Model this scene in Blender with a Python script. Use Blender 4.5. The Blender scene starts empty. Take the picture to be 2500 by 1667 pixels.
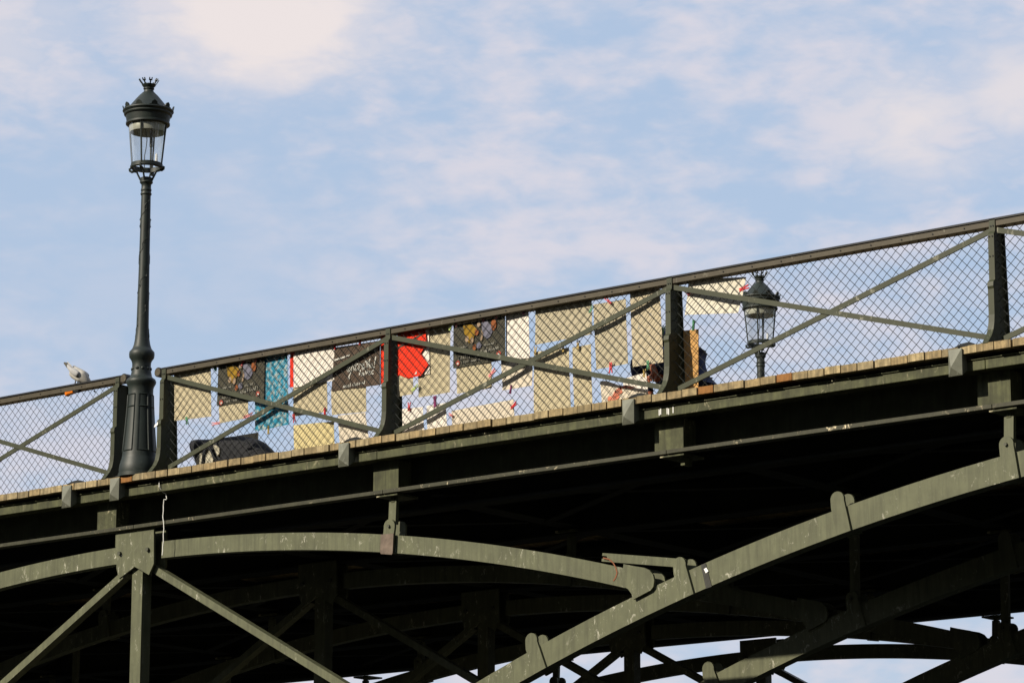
import bpy, bmesh, math, random
from mathutils import Vector, Matrix
random.seed(7)
R = math.radians
scene = bpy.context.scene
C = scene.collection

# ------------------------------------------------------------------ camera
cam_d = bpy.data.cameras.new('camera')
cam = bpy.data.objects.new('camera', cam_d); C.objects.link(cam)
scene.camera = cam
cam_d.sensor_width = 36.0
cam_d.lens = 8253.3 / 2500.0 * 36.0
cam_d.clip_end = 5000
PITCH, ROLL, YAW = .2147, .0025, .685
fw = Vector((-math.sin(YAW)*math.cos(PITCH), math.cos(YAW)*math.cos(PITCH), math.sin(PITCH)))
rt = Vector((math.cos(YAW), math.sin(YAW), 0)); up = rt.cross(fw)
r2 = rt*math.cos(ROLL) + up*math.sin(ROLL); u2 = up*math.cos(ROLL) - rt*math.sin(ROLL)
M = Matrix((r2, u2, -fw)).transposed().to_4x4()
M.translation = Vector((22.232, -21.744, -5.478))
cam.matrix_world = M

# ------------------------------------------------------------------ sun, sky, exposure
SUN_EL, SUN_PHI = R(30), R(21)            # phi: swing to the left of the bridge front
sd = Vector((-math.sin(SUN_PHI)*math.cos(SUN_EL), -math.cos(SUN_PHI)*math.cos(SUN_EL), math.sin(SUN_EL)))
sun_d = bpy.data.lights.new('sun', 'SUN'); sun = bpy.data.objects.new('sun', sun_d); C.objects.link(sun)
sun_d.energy = 5.0; sun_d.angle = R(.6); sun_d.color = (1, .90, .74)
sun.rotation_euler = sd.to_track_quat('Z', 'Y').to_euler()
scene.view_settings.view_transform = 'Standard'; scene.view_settings.look = 'None'
scene.view_settings.exposure = 0.45; scene.view_settings.gamma = 1

w = bpy.data.worlds.new('World'); scene.world = w; w.use_nodes = True
nt = w.node_tree; nt.nodes.clear()
def N(t, **k):
    n = nt.nodes.new(t)
    for a, b in k.items(): setattr(n, a, b)
    return n
L = lambda a, b: nt.links.new(a, b)
out = N('ShaderNodeOutputWorld'); bg = N('ShaderNodeBackground'); L(bg.outputs[0], out.inputs[0])
sky = N('ShaderNodeTexSky', sky_type='NISHITA'); sky.sun_disc = False
sky.sun_elevation = SUN_EL; sky.sun_rotation = math.atan2(sd.x, sd.y)
sky.air_density = 1.3; sky.dust_density = 1.6; sky.ozone_density = 2.0; sky.altitude = 50
bg.inputs[1].default_value = .089
geo = N('ShaderNodeTexCoord')
def mth(op, a, b=None, clamp=False):
    n = N('ShaderNodeMath', operation=op, use_clamp=clamp)
    for i, v in enumerate((a, b)):
        if v is None: continue
        if isinstance(v, (int, float)): n.inputs[i].default_value = v
        else: L(v, n.inputs[i])
    return n.outputs[0]
# streaky, soft altocumulus: anisotropic noise over the sky direction
mp = N('ShaderNodeMapping'); mp.vector_type = 'POINT'
mp.inputs['Rotation'].default_value = (R(0), R(0), R(-39.2))     # x now runs along the sky's width
L(geo.outputs['Generated'], mp.inputs['Vector'])
mp2 = N('ShaderNodeMapping'); mp2.inputs['Rotation'].default_value = (0, R(20), 0)
mp2.inputs['Scale'].default_value = (1.0, 1.0, 2.3); L(mp.outputs[0], mp2.inputs['Vector'])
def noise(vec, scale, detail, rough, dist, off=(0, 0, 0)):
    m = N('ShaderNodeMapping'); m.inputs['Location'].default_value = off; L(vec, m.inputs['Vector'])
    n = N('ShaderNodeTexNoise'); n.inputs['Scale'].default_value = scale; n.inputs['Detail'].default_value = detail
    n.inputs['Roughness'].default_value = rough; n.inputs['Distortion'].default_value = dist
    L(m.outputs[0], n.inputs['Vector']); return n.outputs['Fac']
n1 = noise(mp2.outputs[0], 15, 3, .5, .2, (.21, .0, .3))
n2 = noise(mp2.outputs[0], 46, 4, .55, .25, (.0, .1, .7))
n3 = noise(mp2.outputs[0], 110, 3, .5, .2)
def rng(v, a, b, c=0, d=1):
    n = N('ShaderNodeMapRange', interpolation_type='SMOOTHSTEP'); L(v, n.inputs[0])
    for i, q in enumerate((a, b, c, d)): n.inputs[i+1].default_value = q
    return n.outputs[0]
base = mth('ADD', mth('MULTIPLY', n1, .78), mth('MULTIPLY', n2, .72))
base = mth('ADD', base, mth('MULTIPLY', n3, .26))
streak = rng(base, .68, 1.10)
# single larger cumulus puffs standing in the sky
def puff(d, inner, outer):
    v = N('ShaderNodeVectorMath', operation='SUBTRACT'); L(geo.outputs['Generated'], v.inputs[0]); v.inputs[1].default_value = d
    s = N('ShaderNodeVectorMath', operation='MULTIPLY'); L(v.outputs[0], s.inputs[0]); s.inputs[1].default_value = (1, 1, 1.55)
    ln = N('ShaderNodeVectorMath', operation='LENGTH'); L(s.outputs[0], ln.inputs[0])
    r = mth('ADD', ln.outputs['Value'], mth('MULTIPLY', mth('SUBTRACT', n2, .5), .045))
    return rng(r, inner, outer, 1, 0)
pf = mth('MAXIMUM', puff((-.6560, .6870, .3110), .020, .060), mth('MULTIPLY', puff((-.5129, .8135, .2745), .0, .040), .85))
pf = mth('MAXIMUM', pf, mth('MULTIPLY', puff((-.4830, .8280, .2815), .0, .042), .8))
pf = mth('MAXIMUM', pf, mth('MULTIPLY', puff((-.7150, .6340, .2960), .0, .044), .5))
clear = mth('SUBTRACT', 1.0, mth('MULTIPLY', puff((-.695, .680, .232), .02, .11), .75))
mask = mth('MAXIMUM', mth('MULTIPLY', mth('MULTIPLY', streak, clear), .74), pf, True)
mixc = N('ShaderNodeMix', data_type='RGBA'); L(mask, mixc.inputs['Factor'])
blue = N('ShaderNodeMix', data_type='RGBA', blend_type='MIX'); blue.inputs['Factor'].default_value = .8
L(sky.outputs[0], blue.inputs['A']); blue.inputs['B'].default_value = (3.95, 4.95, 6.6, 1)
lit = N('ShaderNodeMix', data_type='RGBA'); L(pf, lit.inputs['Factor']); lit.inputs['A'].default_value = (6.35, 5.9, 6.3, 1); lit.inputs['B'].default_value = (6.95, 6.35, 6.3, 1)
L(lit.outputs['Result'], mixc.inputs['B']); L(blue.outputs['Result'], mixc.inputs['A'])
L(mixc.outputs['Result'], bg.inputs[0])

# ------------------------------------------------------------------ materials
def mat(name, col, rough=.6, metal=0, var=.25, nscale=6, streak=0, wear=None, wearamt=0, wearscale=9, spec=.22, bump=0, rnd=0, sunpatch=None):
    m = bpy.data.materials.new(name); m.use_nodes = True
    t = m.node_tree; b = t.nodes['Principled BSDF']
    b.inputs['Roughness'].default_value = rough; b.inputs['Metallic'].default_value = metal
    b.inputs['Specular IOR Level'].default_value = spec
    n_ = lambda ty: t.nodes.new(ty); lk = lambda a, c: t.links.new(a, c)
    tc = n_('ShaderNodeTexCoord'); vec = tc.outputs['Object']
    if rnd:
        oi = n_('ShaderNodeObjectInfo'); ad = n_('ShaderNodeVectorMath'); ad.operation = 'ADD'
        sc = n_('ShaderNodeVectorMath'); sc.operation = 'SCALE'; sc.inputs[0].default_value = (37, 11, 23)
        lk(oi.outputs['Random'], sc.inputs['Scale']); lk(vec, ad.inputs[0]); lk(sc.outputs[0], ad.inputs[1]); vec = ad.outputs[0]
    def nz(scale, detail=5, rough=.6, dist=0, vsc=None):
        v = vec
        if vsc:
            mpn = n_('ShaderNodeMapping'); mpn.inputs['Scale'].default_value = vsc; lk(v, mpn.inputs['Vector']); v = mpn.outputs[0]
        q = n_('ShaderNodeTexNoise'); q.inputs['Scale'].default_value = scale; q.inputs['Detail'].default_value = detail
        q.inputs['Roughness'].default_value = rough; q.inputs['Distortion'].default_value = dist; lk(v, q.inputs['Vector']); return q.outputs['Fac']
    def mr(v, a, b_, c, d):
        q = n_('ShaderNodeMapRange'); lk(v, q.inputs[0])
        for i, z in enumerate((a, b_, c, d)): q.inputs[i+1].default_value = z
        return q.outputs[0]
    def mix(f, A, B, bt='MIX'):
        q = n_('ShaderNodeMix'); q.data_type = 'RGBA'; q.blend_type = bt
        if isinstance(f, (int, float)): q.inputs['Factor'].default_value = f
        else: lk(f, q.inputs['Factor'])
        for k, v in (('A', A), ('B', B)):
            if isinstance(v, tuple): q.inputs[k].default_value = v if len(v) == 4 else (*v, 1)
            else: lk(v, q.inputs[k])
        return q.outputs['Result']
    c = tuple(col)
    cur = mix(mr(nz(nscale), .3, .7, 0, 1), tuple(x*(1-var) for x in c), tuple(x*(1+var) for x in c))
    if rnd:
        cur = mix(1.0, cur, mr_col(t, oi.outputs['Random'], rnd), 'MULTIPLY')
    if streak:
        cur = mix(mr(nz(5, 4, .6, 0, (6, 6, .5)), .42, .72, 0, streak), cur, tuple(x*.35 for x in c))
    if wear:
        f = mr(nz(wearscale, 8, .75, .8, (1.6, 1.6, .8)), .575, .65, 0, 1)
        g = mr(nz(wearscale*.16, 3, .5), .44, .62, 0, wearamt)
        q = n_('ShaderNodeMath'); q.operation = 'MULTIPLY'; lk(f, q.inputs[0]); lk(g, q.inputs[1])
        cur = mix(q.outputs[0], cur, wear)
    lk(cur, b.inputs['Base Color'])
    if bump:
        bp = n_('ShaderNodeBump'); bp.inputs['Strength'].default_value = bump; bp.inputs['Distance'].default_value = .004
        lk(nz(nscale*6, 4), bp.inputs['Height']); lk(bp.outputs[0], b.inputs['Normal'])
    return m
def mr_col(t, fac, amt):
    r = t.nodes.new('ShaderNodeValToRGB'); r.color_ramp.interpolation = 'LINEAR'
    e = r.color_ramp.elements
    e[0].position = 0; e[0].color = (1-amt, 1-amt, 1-amt, 1)
    e[1].position = 1; e[1].color = (1+amt, 1+amt*.95, 1+amt*.85, 1)
    k = e.new(.5); k.color = (1.0, .93, .84, 1)
    k = e.new(.75); k.color = (1-amt*.4, 1-amt*.35, 1-amt*.25, 1)
    t.links.new(fac, r.inputs[0]); return r.outputs[0]

OL = (.086, .091, .051)
m_rib = mat('olive_rib_paint', OL, .55, var=.16, nscale=5, streak=.5, wear=(.42, .41, .33), wearamt=.9, wearscale=12, bump=.15)
m_beam = mat('olive_beam_paint', (0.05619, 0.05997, 0.02675), .65, var=.38, nscale=9, streak=.8, wear=(.42, .38, .25), wearamt=.7, wearscale=8, bump=.2)
m_low = mat('lower_beam_paint', (0.0331, 0.03303, 0.01817), .55, var=.3, nscale=8, streak=.3, wear=(.58, .5, .33), wearamt=1, wearscale=9)
m_web = mat('shade_toned_web_paint', (0.039, 0.045, 0.027), .7, var=.35, nscale=6, streak=.5)  # beam paint darkened: shade on the recessed web put into the colour
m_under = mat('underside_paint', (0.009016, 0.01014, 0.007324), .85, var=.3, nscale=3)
m_rail = mat('railing_paint', (0.04907, 0.04045, 0.02462), .5, var=.18, nscale=7, wear=(.4, .38, .3), wearamt=.35, wearscale=14)
m_brace = mat('brace_paint', (0.0318, 0.03601, 0.01874), .5, var=.15, nscale=7, wear=(.45, .43, .34), wearamt=.5, wearscale=13)
m_railtop = mat('rail_cap_paint', (0.01479, 0.01479, 0.01429), .35, var=.15)
m_wire = mat('mesh_wire', (.022, .024, .022), .55, var=.1)
m_spout = mat('grey_spout_paint', (0.1197, 0.1245, 0.09578), .5, var=.2, nscale=14, wear=(.5, .5, .42), wearamt=.5, wearscale=20)
m_drain = mat('drain_iron', (.010, .011, .010), .6)
m_bolt = mat('bolt_iron', (.05, .052, .036), .5)
m_rust = mat('rusty_plate', (.115, .088, .068), .75, var=.35, nscale=14)
m_tape = mat('dark_tape', (.03, .03, .025), .5, var=.4, nscale=20)
m_white = mat('white_paint', (.72, .72, .7), .5, var=.05)
m_wood = mat('plank_wood', (0.2774, 0.2198, 0.1209), .8, var=.35, nscale=26, streak=.95, rnd=.38, bump=.4)
m_newwood = mat('new_plank_wood', (0.2113, 0.09507, 0.02465), .75, var=.3, nscale=22, streak=.5, bump=.4)
m_lamp = mat('lamp_iron', (.0125, .0185, .0155), .52, var=.25, nscale=12, spec=.35, bump=.1, wear=(.075, .075, .055), wearamt=.8, wearscale=16)
m_lampin = mat('lamp_reflector', (0.3315, 0.3315, 0.2762), .35, metal=.2, var=.2)
m_stone = mat('pier_stone', (.33, .30, .25), .85, var=.25, nscale=3)
m_water = mat('river_water', (.006, .008, .005), .55, spec=.05, var=.2, nscale=.3)
m_quay = mat('quay_stone', (.07, .066, .057), .9, var=.2, nscale=2)
m_string = mat('white_string', (.72, .72, .68), .8, var=.05)
m_orange = mat('orange_plastic', (0.465, 0.12, 0.0075), .25, var=.25, nscale=30)
m_black = mat('black_fabric', (.012, .013, .016), .8, var=.3, nscale=20)
m_navy = mat('navy_cloth', (.016, .026, .075), .8, var=.4, nscale=18)
m_jeans = mat('dark_trousers', (.028, .034, .05), .85, var=.4, nscale=20)
m_skin = mat('skin', (.30, .105, .06), .5, var=.15, nscale=20)
m_hair = mat('hair', (.02, .015, .01), .6)
m_bird = mat('bird_plumage', (0.3707, 0.3559, 0.3189), .8, var=.14, nscale=18)
m_birdw = mat('bird_wing', (0.293, 0.293, 0.293), .8, var=.18, nscale=22)
m_dark = mat('bird_dark', (.07, .065, .05), .7)
m_pale = mat('pale_cloth', (0.3239, 0.3028, 0.2324), .8, var=.3, nscale=24)

m_glass = bpy.data.materials.new('lantern_glass'); m_glass.use_nodes = True
t = m_glass.node_tree; t.nodes.clear()
o_ = t.nodes.new('ShaderNodeOutputMaterial'); mx = t.nodes.new('ShaderNodeMixShader'); tr = t.nodes.new('ShaderNodeBsdfTransparent')
gl = t.nodes.new('ShaderNodeBsdfGlossy'); lw = t.nodes.new('ShaderNodeLayerWeight'); rr = t.nodes.new('ShaderNodeMapRange')
tr.inputs[0].default_value = (.97, .98, .98, 1); gl.inputs['Roughness'].default_value = .04; gl.inputs[0].default_value = (.9, .93, .9, 1)
lw.inputs[0].default_value = .3; t.links.new(lw.outputs['Facing'], rr.inputs[0])
rr.inputs[3].default_value = .05; rr.inputs[4].default_value = .45
t.links.new(rr.outputs[0], mx.inputs[0]); t.links.new(tr.outputs[0], mx.inputs[1]); t.links.new(gl.outputs[0], mx.inputs[2]); df = t.nodes.new('ShaderNodeBsdfTranslucent'); df.inputs[0].default_value = (.85, .87, .84, 1); mx2 = t.nodes.new('ShaderNodeMixShader'); mx2.inputs[0].default_value = .10
t.links.new(mx.outputs[0], mx2.inputs[1]); t.links.new(df.outputs[0], mx2.inputs[2]); t.links.new(mx2.outputs[0], o_.inputs[0])

def paper(name, col, var=.07, pattern=None, trans=.25):
    m = mat(name, col, .85, var=var, nscale=7, spec=.15)
    t = m.node_tree; b = t.nodes['Principled BSDF']
    if pattern:
        tc = t.nodes.new('ShaderNodeTexCoord'); v = t.nodes.new('ShaderNodeTexNoise'); v.inputs['Scale'].default_value = pattern[1]; v.inputs['Detail'].default_value = 4
        t.links.new(tc.outputs['Object'], v.inputs['Vector'])
        q = t.nodes.new('ShaderNodeMapRange'); q.inputs[1].default_value = pattern[2]; q.inputs[2].default_value = pattern[3]; t.links.new(v.outputs['Fac'], q.inputs[0])
        x = t.nodes.new('ShaderNodeMix'); x.data_type = 'RGBA'; t.links.new(q.outputs[0], x.inputs['Factor'])
        src = b.inputs['Base Color'].links[0].from_socket; t.links.new(src, x.inputs['A']); x.inputs['B'].default_value = (*pattern[0], 1)
        t.links.new(x.outputs['Result'], b.inputs['Base Color'])
    return m
P_BEIGE = paper('beige_paper', (0.39, 0.3399, 0.2266)); P_GREY = paper('greyish_paper', (0.3574, 0.3187, 0.2266))
P_WHITE = paper('white_paper', (0.6042, 0.5585, 0.4944)); P_CREAM = paper('cream_paper', (0.5035, 0.4482, 0.3579)); P_YELL = paper('yellow_paper', (0.4761, 0.4029, 0.2106))
P_OFF = paper('offwhite_paper', (.56, .53, .44)); P_DARK = paper('dark_print', (0.0507, 0.04789, 0.03521), .3); P_BROWN = paper('brown_print', (0.0669, 0.04789, 0.03521), .3)
P_TEAL = paper('teal_cloth', (0.01786, 0.1786, 0.2781), .2, ((.27, .33, .33), 26, .46, .62))
P_RED = paper('red_sheet', (.66, .035, .014), .12); P_TAN = paper('cardboard', (0.4326, 0.246, 0.08755), .18)
P_DRAWN = paper('drawn_paper', (0.39, 0.3399, 0.237), .07, ((.30, .29, .26), 30, .62, .7))
I_YEL = paper('print_yellow', (0.202, 0.1216, 0.01347), .3); I_LAV = paper('print_lavender', (0.1145, 0.1145, 0.1481), .25); I_SKIN = paper('print_flesh', (0.2304, 0.1676, 0.1131), .3)
I_ORG = paper('print_rust', (0.176, 0.05866, 0.02095), .3); I_DIM = paper('print_faded', (.20, .195, .165), .25); I_WHT = paper('print_white', (0.3974, 0.3917, 0.3519), .1); I_PINK = paper('print_red', (0.2682, 0.05521, 0.03943), .2)
K_RED = mat('red_peg', (.52, .03, .035), .4); K_GRN = mat('green_peg', (.10, .30, .16), .4); K_YEL = mat('wood_peg', (.42, .30, .09), .5)
K_PNK = mat('pink_peg', (.62, .22, .22), .4); K_DGR = mat('dark_green_peg', (.015, .10, .08), .4); K_LIM = mat('lime_peg', (.42, .52, .16), .4); K_PUR = mat('purple_peg', (.24, .05, .14), .4)

# ------------------------------------------------------------------ helpers
class MB:
    def __init__(s): s.v = []; s.f = []
    def add(s, vs, fs):
        o = len(s.v); s.v += [tuple(x) for x in vs]; s.f += [tuple(i+o for i in q) for q in fs]; return s
    def box(s, x0, x1, y0, y1, z0, z1):
        return s.add([(x0,y0,z0),(x1,y0,z0),(x1,y1,z0),(x0,y1,z0),(x0,y0,z1),(x1,y0,z1),(x1,y1,z1),(x0,y1,z1)],
                     [(0,3,2,1),(4,5,6,7),(0,1,5,4),(1,2,6,5),(2,3,7,6),(3,0,4,7)])
    def prism(s, poly, y0, y1):                       # polygon in X,Z extruded along Y
        n = len(poly)
        a = sum(poly[i][0]*poly[(i+1)%n][1]-poly[(i+1)%n][0]*poly[i][1] for i in range(n))
        if a < 0: poly = poly[::-1]
        vs = [(x,y0,z) for x,z in poly] + [(x,y1,z) for x,z in poly]
        return s.add(vs, [tuple(range(n)), tuple(range(2*n-1, n-1, -1))] + [((i+1)%n, i, n+i, n+(i+1)%n) for i in range(n)])
    def prismx(s, poly, x0, x1):                      # polygon in Y,Z extruded along X
        n = len(poly)
        a = sum(poly[i][0]*poly[(i+1)%n][1]-poly[(i+1)%n][0]*poly[i][1] for i in range(n))
        if a < 0: poly = poly[::-1]
        vs = [(x1,y,z) for y,z in poly] + [(x0,y,z) for y,z in poly]
        return s.add(vs, [tuple(range(n)), tuple(range(2*n-1, n-1, -1))] + [((i+1)%n, i, n+i, n+(i+1)%n) for i in range(n)])
    def strip(s, top, bot, y0, y1):                   # band between two X,Z polylines, extruded along Y
        n = len(top); vs = []
        for (a, b), (c, d) in zip(top, bot): vs += [(a,y0,b),(c,y0,d),(c,y1,d),(a,y1,b)]
        fs = [(0,3,2,1), (4*n-4,4*n-3,4*n-2,4*n-1)]
        for i in range(n-1):
            k = 4*i
            for j in range(4): fs.append((k+j, k+(j+1)%4, k+4+(j+1)%4, k+4+j))
        return s.add(vs, fs)
    def tube(s, pts, r, n=6, cap=True):
        pts = [Vector(p) for p in pts]; rs = r if isinstance(r, (list, tuple)) else [r]*len(pts)
        vs = []; fs = []
        d0 = (pts[1]-pts[0]).normalized(); a = Vector((0,0,1)) if abs(d0.z) < .9 else Vector((1,0,0))
        u = d0.cross(a).normalized()
        for i, p in enumerate(pts):
            d = (pts[min(i+1, len(pts)-1)]-pts[max(i-1, 0)]).normalized()
            u = (u - d*u.dot(d)).normalized(); v = d.cross(u)
            for k in range(n):
                t = 2*math.pi*k/n; vs.append(p + (u*math.cos(t)+v*math.sin(t))*rs[i])
        for i in range(len(pts)-1):
            for k in range(n): fs.append((i*n+k, i*n+(k+1)%n, (i+1)*n+(k+1)%n, (i+1)*n+k))
        if cap: fs += [tuple(range(n-1, -1, -1)), tuple(range((len(pts)-1)*n, len(pts)*n))]
        return s.add(vs, fs)
    def lathe(s, prof, n=24, cx=0, cy=0, cap=False):
        vs = []; fs = []
        for r, z in prof:
            for k in range(n):
                t = 2*math.pi*k/n; vs.append((cx+r*math.cos(t), cy+r*math.sin(t), z))
        m = len(prof)
        for i in range(m-1):
            for k in range(n): fs.append((i*n+k, (i+1)*n+k, (i+1)*n+(k+1)%n, i*n+(k+1)%n))
        if cap: fs += [tuple(range(n)), tuple(range(m*n-1, (m-1)*n-1, -1))]
        return s.add(vs, fs)
    def bar(s, p, q, wd, y0, y1):                     # flat bar in the X,Z plane
        p = Vector((p[0], p[1])); q = Vector((q[0], q[1])); d = (q-p).normalized(); nn = Vector((-d.y, d.x))*wd/2
        return s.prism([tuple(p+nn), tuple(q+nn), tuple(q-nn), tuple(p-nn)], y0, y1)
    def mesh(s, name, m, smooth=False):
        me = bpy.data.meshes.new(name); me.from_pydata(s.v, [], s.f); me.materials.append(m)
        bm = bmesh.new(); bm.from_mesh(me); bmesh.ops.recalc_face_normals(bm, faces=bm.faces); bm.to_mesh(me); bm.free()
        if smooth:
            me.polygons.foreach_set('use_smooth', [True]*len(me.polygons)); me.set_sharp_from_angle(angle=R(40))
        me.update(); return me
    def build(s, name, m, parent=None, smooth=False, bevel=0):
        o = obj(name, s.mesh(name, m, smooth), parent)
        if bevel:
            b = o.modifiers.new('bevel', 'BEVEL'); b.width = bevel; b.segments = 2; b.limit_method = 'ANGLE'
        return o
def obj(name, me, parent=None, loc=None):
    o = bpy.data.objects.new(name, me); C.objects.link(o)
    if parent:
        o.parent = parent
        pl = parent.location
        if loc is None and parent.type == 'EMPTY': o.location = -Vector(pl)      # meshes are written in world metres
    if loc is not None: o.location = loc
    return o
def thing(name, label, cat, loc=(0,0,0), group=None):
    o = bpy.data.objects.new(name, None); C.objects.link(o); o.location = loc; o.empty_display_size = .1
    return tag(o, label, cat, group)
def tag(o, label, cat, group=None):
    o['label'] = label; o['category'] = cat
    if group: o['group'] = group
    return o

S = 3.071                       # railing bay
RIBS = [2.5*k for k in range(5)]
DECK_END = 10.36

# ------------------------------------------------------------------ water, quay
o = MB().box(-1500, 20, -2500, 2500, -9.2, -8.6).build('river', m_water); o['kind'] = 'structure'
o = MB().box(20.02, 34, -400, 400, -10, -7.15).build('quay', m_quay); o['kind'] = 'structure'
o = MB().box(34.02, 400, -400, 400, -10, -.2).build('embankment', m_quay); o['kind'] = 'structure'
m_leaf = mat('blocker_foliage', (.035, .05, .018), .8, var=.5, nscale=.8)
def blocker_tree_belt(name, label, p0, p1, n, hmin, hmax, zg, seed):  # belts of unseen trees, added to cut sky light reaching the bridge
    rl_ = random.Random(seed); tb_ = MB()
    for k in range(n):
        f_ = k/(n-1); cx_ = p0[0]+(p1[0]-p0[0])*f_ + rl_.uniform(-2, 2); cy_ = p0[1]+(p1[1]-p0[1])*f_ + rl_.uniform(-2, 2); h_ = rl_.uniform(hmin, hmax)
        tb_.tube([(cx_, cy_, zg), (cx_, cy_, zg+h_*.5)], [.35, .2], 6)
        for q in range(190):
            a_ = rl_.uniform(0, 6.283); t_ = rl_.random(); r_ = h_*.36*math.sqrt(rl_.random())*(.45+.55*math.sin(math.pi*t_))
            p_ = Vector((cx_+r_*math.cos(a_), cy_+r_*math.sin(a_), zg+h_*(.2+.8*t_)))
            u_ = Vector((rl_.uniform(-1,1), rl_.uniform(-1,1), rl_.uniform(-1,1))).normalized(); v_ = u_.orthogonal().normalized(); sz_ = h_*rl_.uniform(.035, .08)
            tb_.add([p_-u_*sz_-v_*sz_*.7, p_+u_*sz_-v_*sz_*.6, p_+u_*sz_*.8+v_*sz_*.7, p_-u_*sz_*.9+v_*sz_*.8], [(0,1,2,3)])
    o = tb_.build(name, m_leaf); o['kind'] = 'stuff'; tag(o, label, 'added trees')
blocker_tree_belt('blocker_trees_bank', 'unseen trees added along the embankment to block low sky light', (37, -200), (37, 190), 46, 20, 25, -.2, 11)  # out of view, added and raised to darken the right-hand faces
o = MB().box(-130, 18, -140, -70, -10, -6).build('added_island', m_quay); o['kind'] = 'structure'  # unseen ground added under the light-blocking trees
blocker_tree_belt('blocker_trees_island', 'unseen trees added across the water to shade the bridge underside', (-118, -86), (14, -80), 30, 30, 36, -6, 12)  # out of view, added close and tall to keep inner ribs dark
o = MB().box(-400, -110, -400, 60, -10, -.2).build('far_embankment', m_quay); o['kind'] = 'structure'
blocker_tree_belt('blocker_trees_far_bank', 'unseen trees added on the far embankment to cut low sky light', (-116, -190), (-116, 40), 26, 14, 18, -.2, 13)  # out of view, added against low sky light from the left

# ------------------------------------------------------------------ footbridge
bridge = thing('footbridge', 'olive green steel arch footbridge with timber plank deck over the water', 'bridge', (0, 5, -.6))
def bp(name, mb, m, smooth=False, bevel=0): return mb.build(name, m, bridge, smooth, bevel)

# planks, each its own piece
pl_me = MB().box(-.0715, .0715, 0, DECK_END, -.060, 0).mesh('plank', m_wood)
pl_new = MB().box(-.0715, .0715, 0, DECK_END, -.060, 0).mesh('plank', m_newwood)
PITCHP = S/20
NEW = {round(.03/PITCHP), round(6.57/PITCHP), round(7.38/PITCHP)}
for i in range(-100, 84):
    if i < -18 and i % 1: continue
    o = obj('plank', pl_new if i in NEW else pl_me, bridge, (0, 0, 0))
    o.location = Vector((i*PITCHP + random.uniform(-.003, .003), -.16 + random.uniform(-.008, .006), -.04 + random.uniform(-.004, .003))) - bridge.location
    o.rotation_euler = (0, R(random.uniform(-.5, .5)), 0)

# edge beams (near and far), one per bay, with lip
for side in (0, 1):
    fy = (lambda y: y) if side == 0 else (lambda y: 10.04 - y)
    for i in range(-5, 4):
        x0, x1 = i*S - .05, (i+1)*S - .055
        a, b_ = sorted((fy(-.08), fy(.06)))
        bp('edge_beam', MB().box(x0, x1, a, b_, -.220, -.142), m_beam, bevel=.004)
        a, b_ = sorted((fy(-.094), fy(.07)))
        bp('beam_lip', MB().box(x0, x1, a, b_, -.1405, -.132), m_beam)
        a, b_ = sorted((fy(0), fy(.1)))
        bp('lower_beam', MB().box(x0, x1, a, b_, -.511, -.477), m_low, bevel=.003)
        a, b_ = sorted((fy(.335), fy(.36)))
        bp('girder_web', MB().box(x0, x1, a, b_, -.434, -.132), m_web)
        a, b_ = sorted((fy(.62), fy(.66)))
        bp('inner_girder', MB().box(x0, x1, a, b_, -.56, -.112), m_under)
        a, b_ = sorted((fy(.55), fy(.73)))
        bp('girder_flange', MB().box(x0, x1, a, b_, -.585, -.562), m_under)
    for i in range(-4, 4):
        xc = i*S - .06
        a, b_ = sorted((fy(.05), fy(.22)))
        if i == 0:
            bp('stiffener', MB().box(-.585, -.335, a, b_, -.476, -.222), m_beam)
        else:
            bp('stiffener', MB().box(xc-.145, xc+.145, a, b_, -.476, -.222), m_beam)
# longitudinal girders, joists, cross beams, wind bracing below the deck
for k in range(1, 4):
    y = .17 + RIBS[k]
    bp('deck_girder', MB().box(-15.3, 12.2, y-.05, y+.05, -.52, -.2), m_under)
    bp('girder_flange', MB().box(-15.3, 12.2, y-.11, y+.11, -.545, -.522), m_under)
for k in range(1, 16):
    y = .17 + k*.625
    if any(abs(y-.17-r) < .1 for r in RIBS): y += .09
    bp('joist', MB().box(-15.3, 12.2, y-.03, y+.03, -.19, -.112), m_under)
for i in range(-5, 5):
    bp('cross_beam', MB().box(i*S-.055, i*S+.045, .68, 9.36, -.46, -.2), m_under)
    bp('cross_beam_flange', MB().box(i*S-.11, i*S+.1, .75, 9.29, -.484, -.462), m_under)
    if i < 4:
        for k in range(4):
            y0, y1 = RIBS[k]+.45, RIBS[k]+2.1
            for a, b_ in (((i*S+.12, y0), ((i+1)*S-.12, y1)), ((i*S+.12, y1), ((i+1)*S-.12, y0))):
                d = (Vector(b_)-Vector(a)).normalized(); nn = Vector((-d.y, d.x))*.045
                zz = -.492 if b_[1] > a[1] else -.506
                q = [Vector(a)+nn, Vector(b_)+nn, Vector(b_)-nn, Vector(a)-nn]
                bp('wind_brace', MB().add([(p.x, p.y, zz) for p in q]+[(p.x, p.y, zz+.012) for p in q],
                   [(0,1,2,3),(7,6,5,4),(0,4,5,1),(1,5,6,2),(2,6,7,3),(3,7,4,0)]), m_under)

for x0, x1 in ((12.92, 34.0), (-112.0, -15.45)):
    bp('deck_continuation', MB().box(x0, x1, -.16, 10.2, -.105, -.04), m_wood)
    for y in (-.06, .17+2.5, .17+5, .17+7.5, 10.06): bp('girder_continuation', MB().box(x0, x1, y-.05, y+.05, -.52, -.107), m_under)
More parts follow.
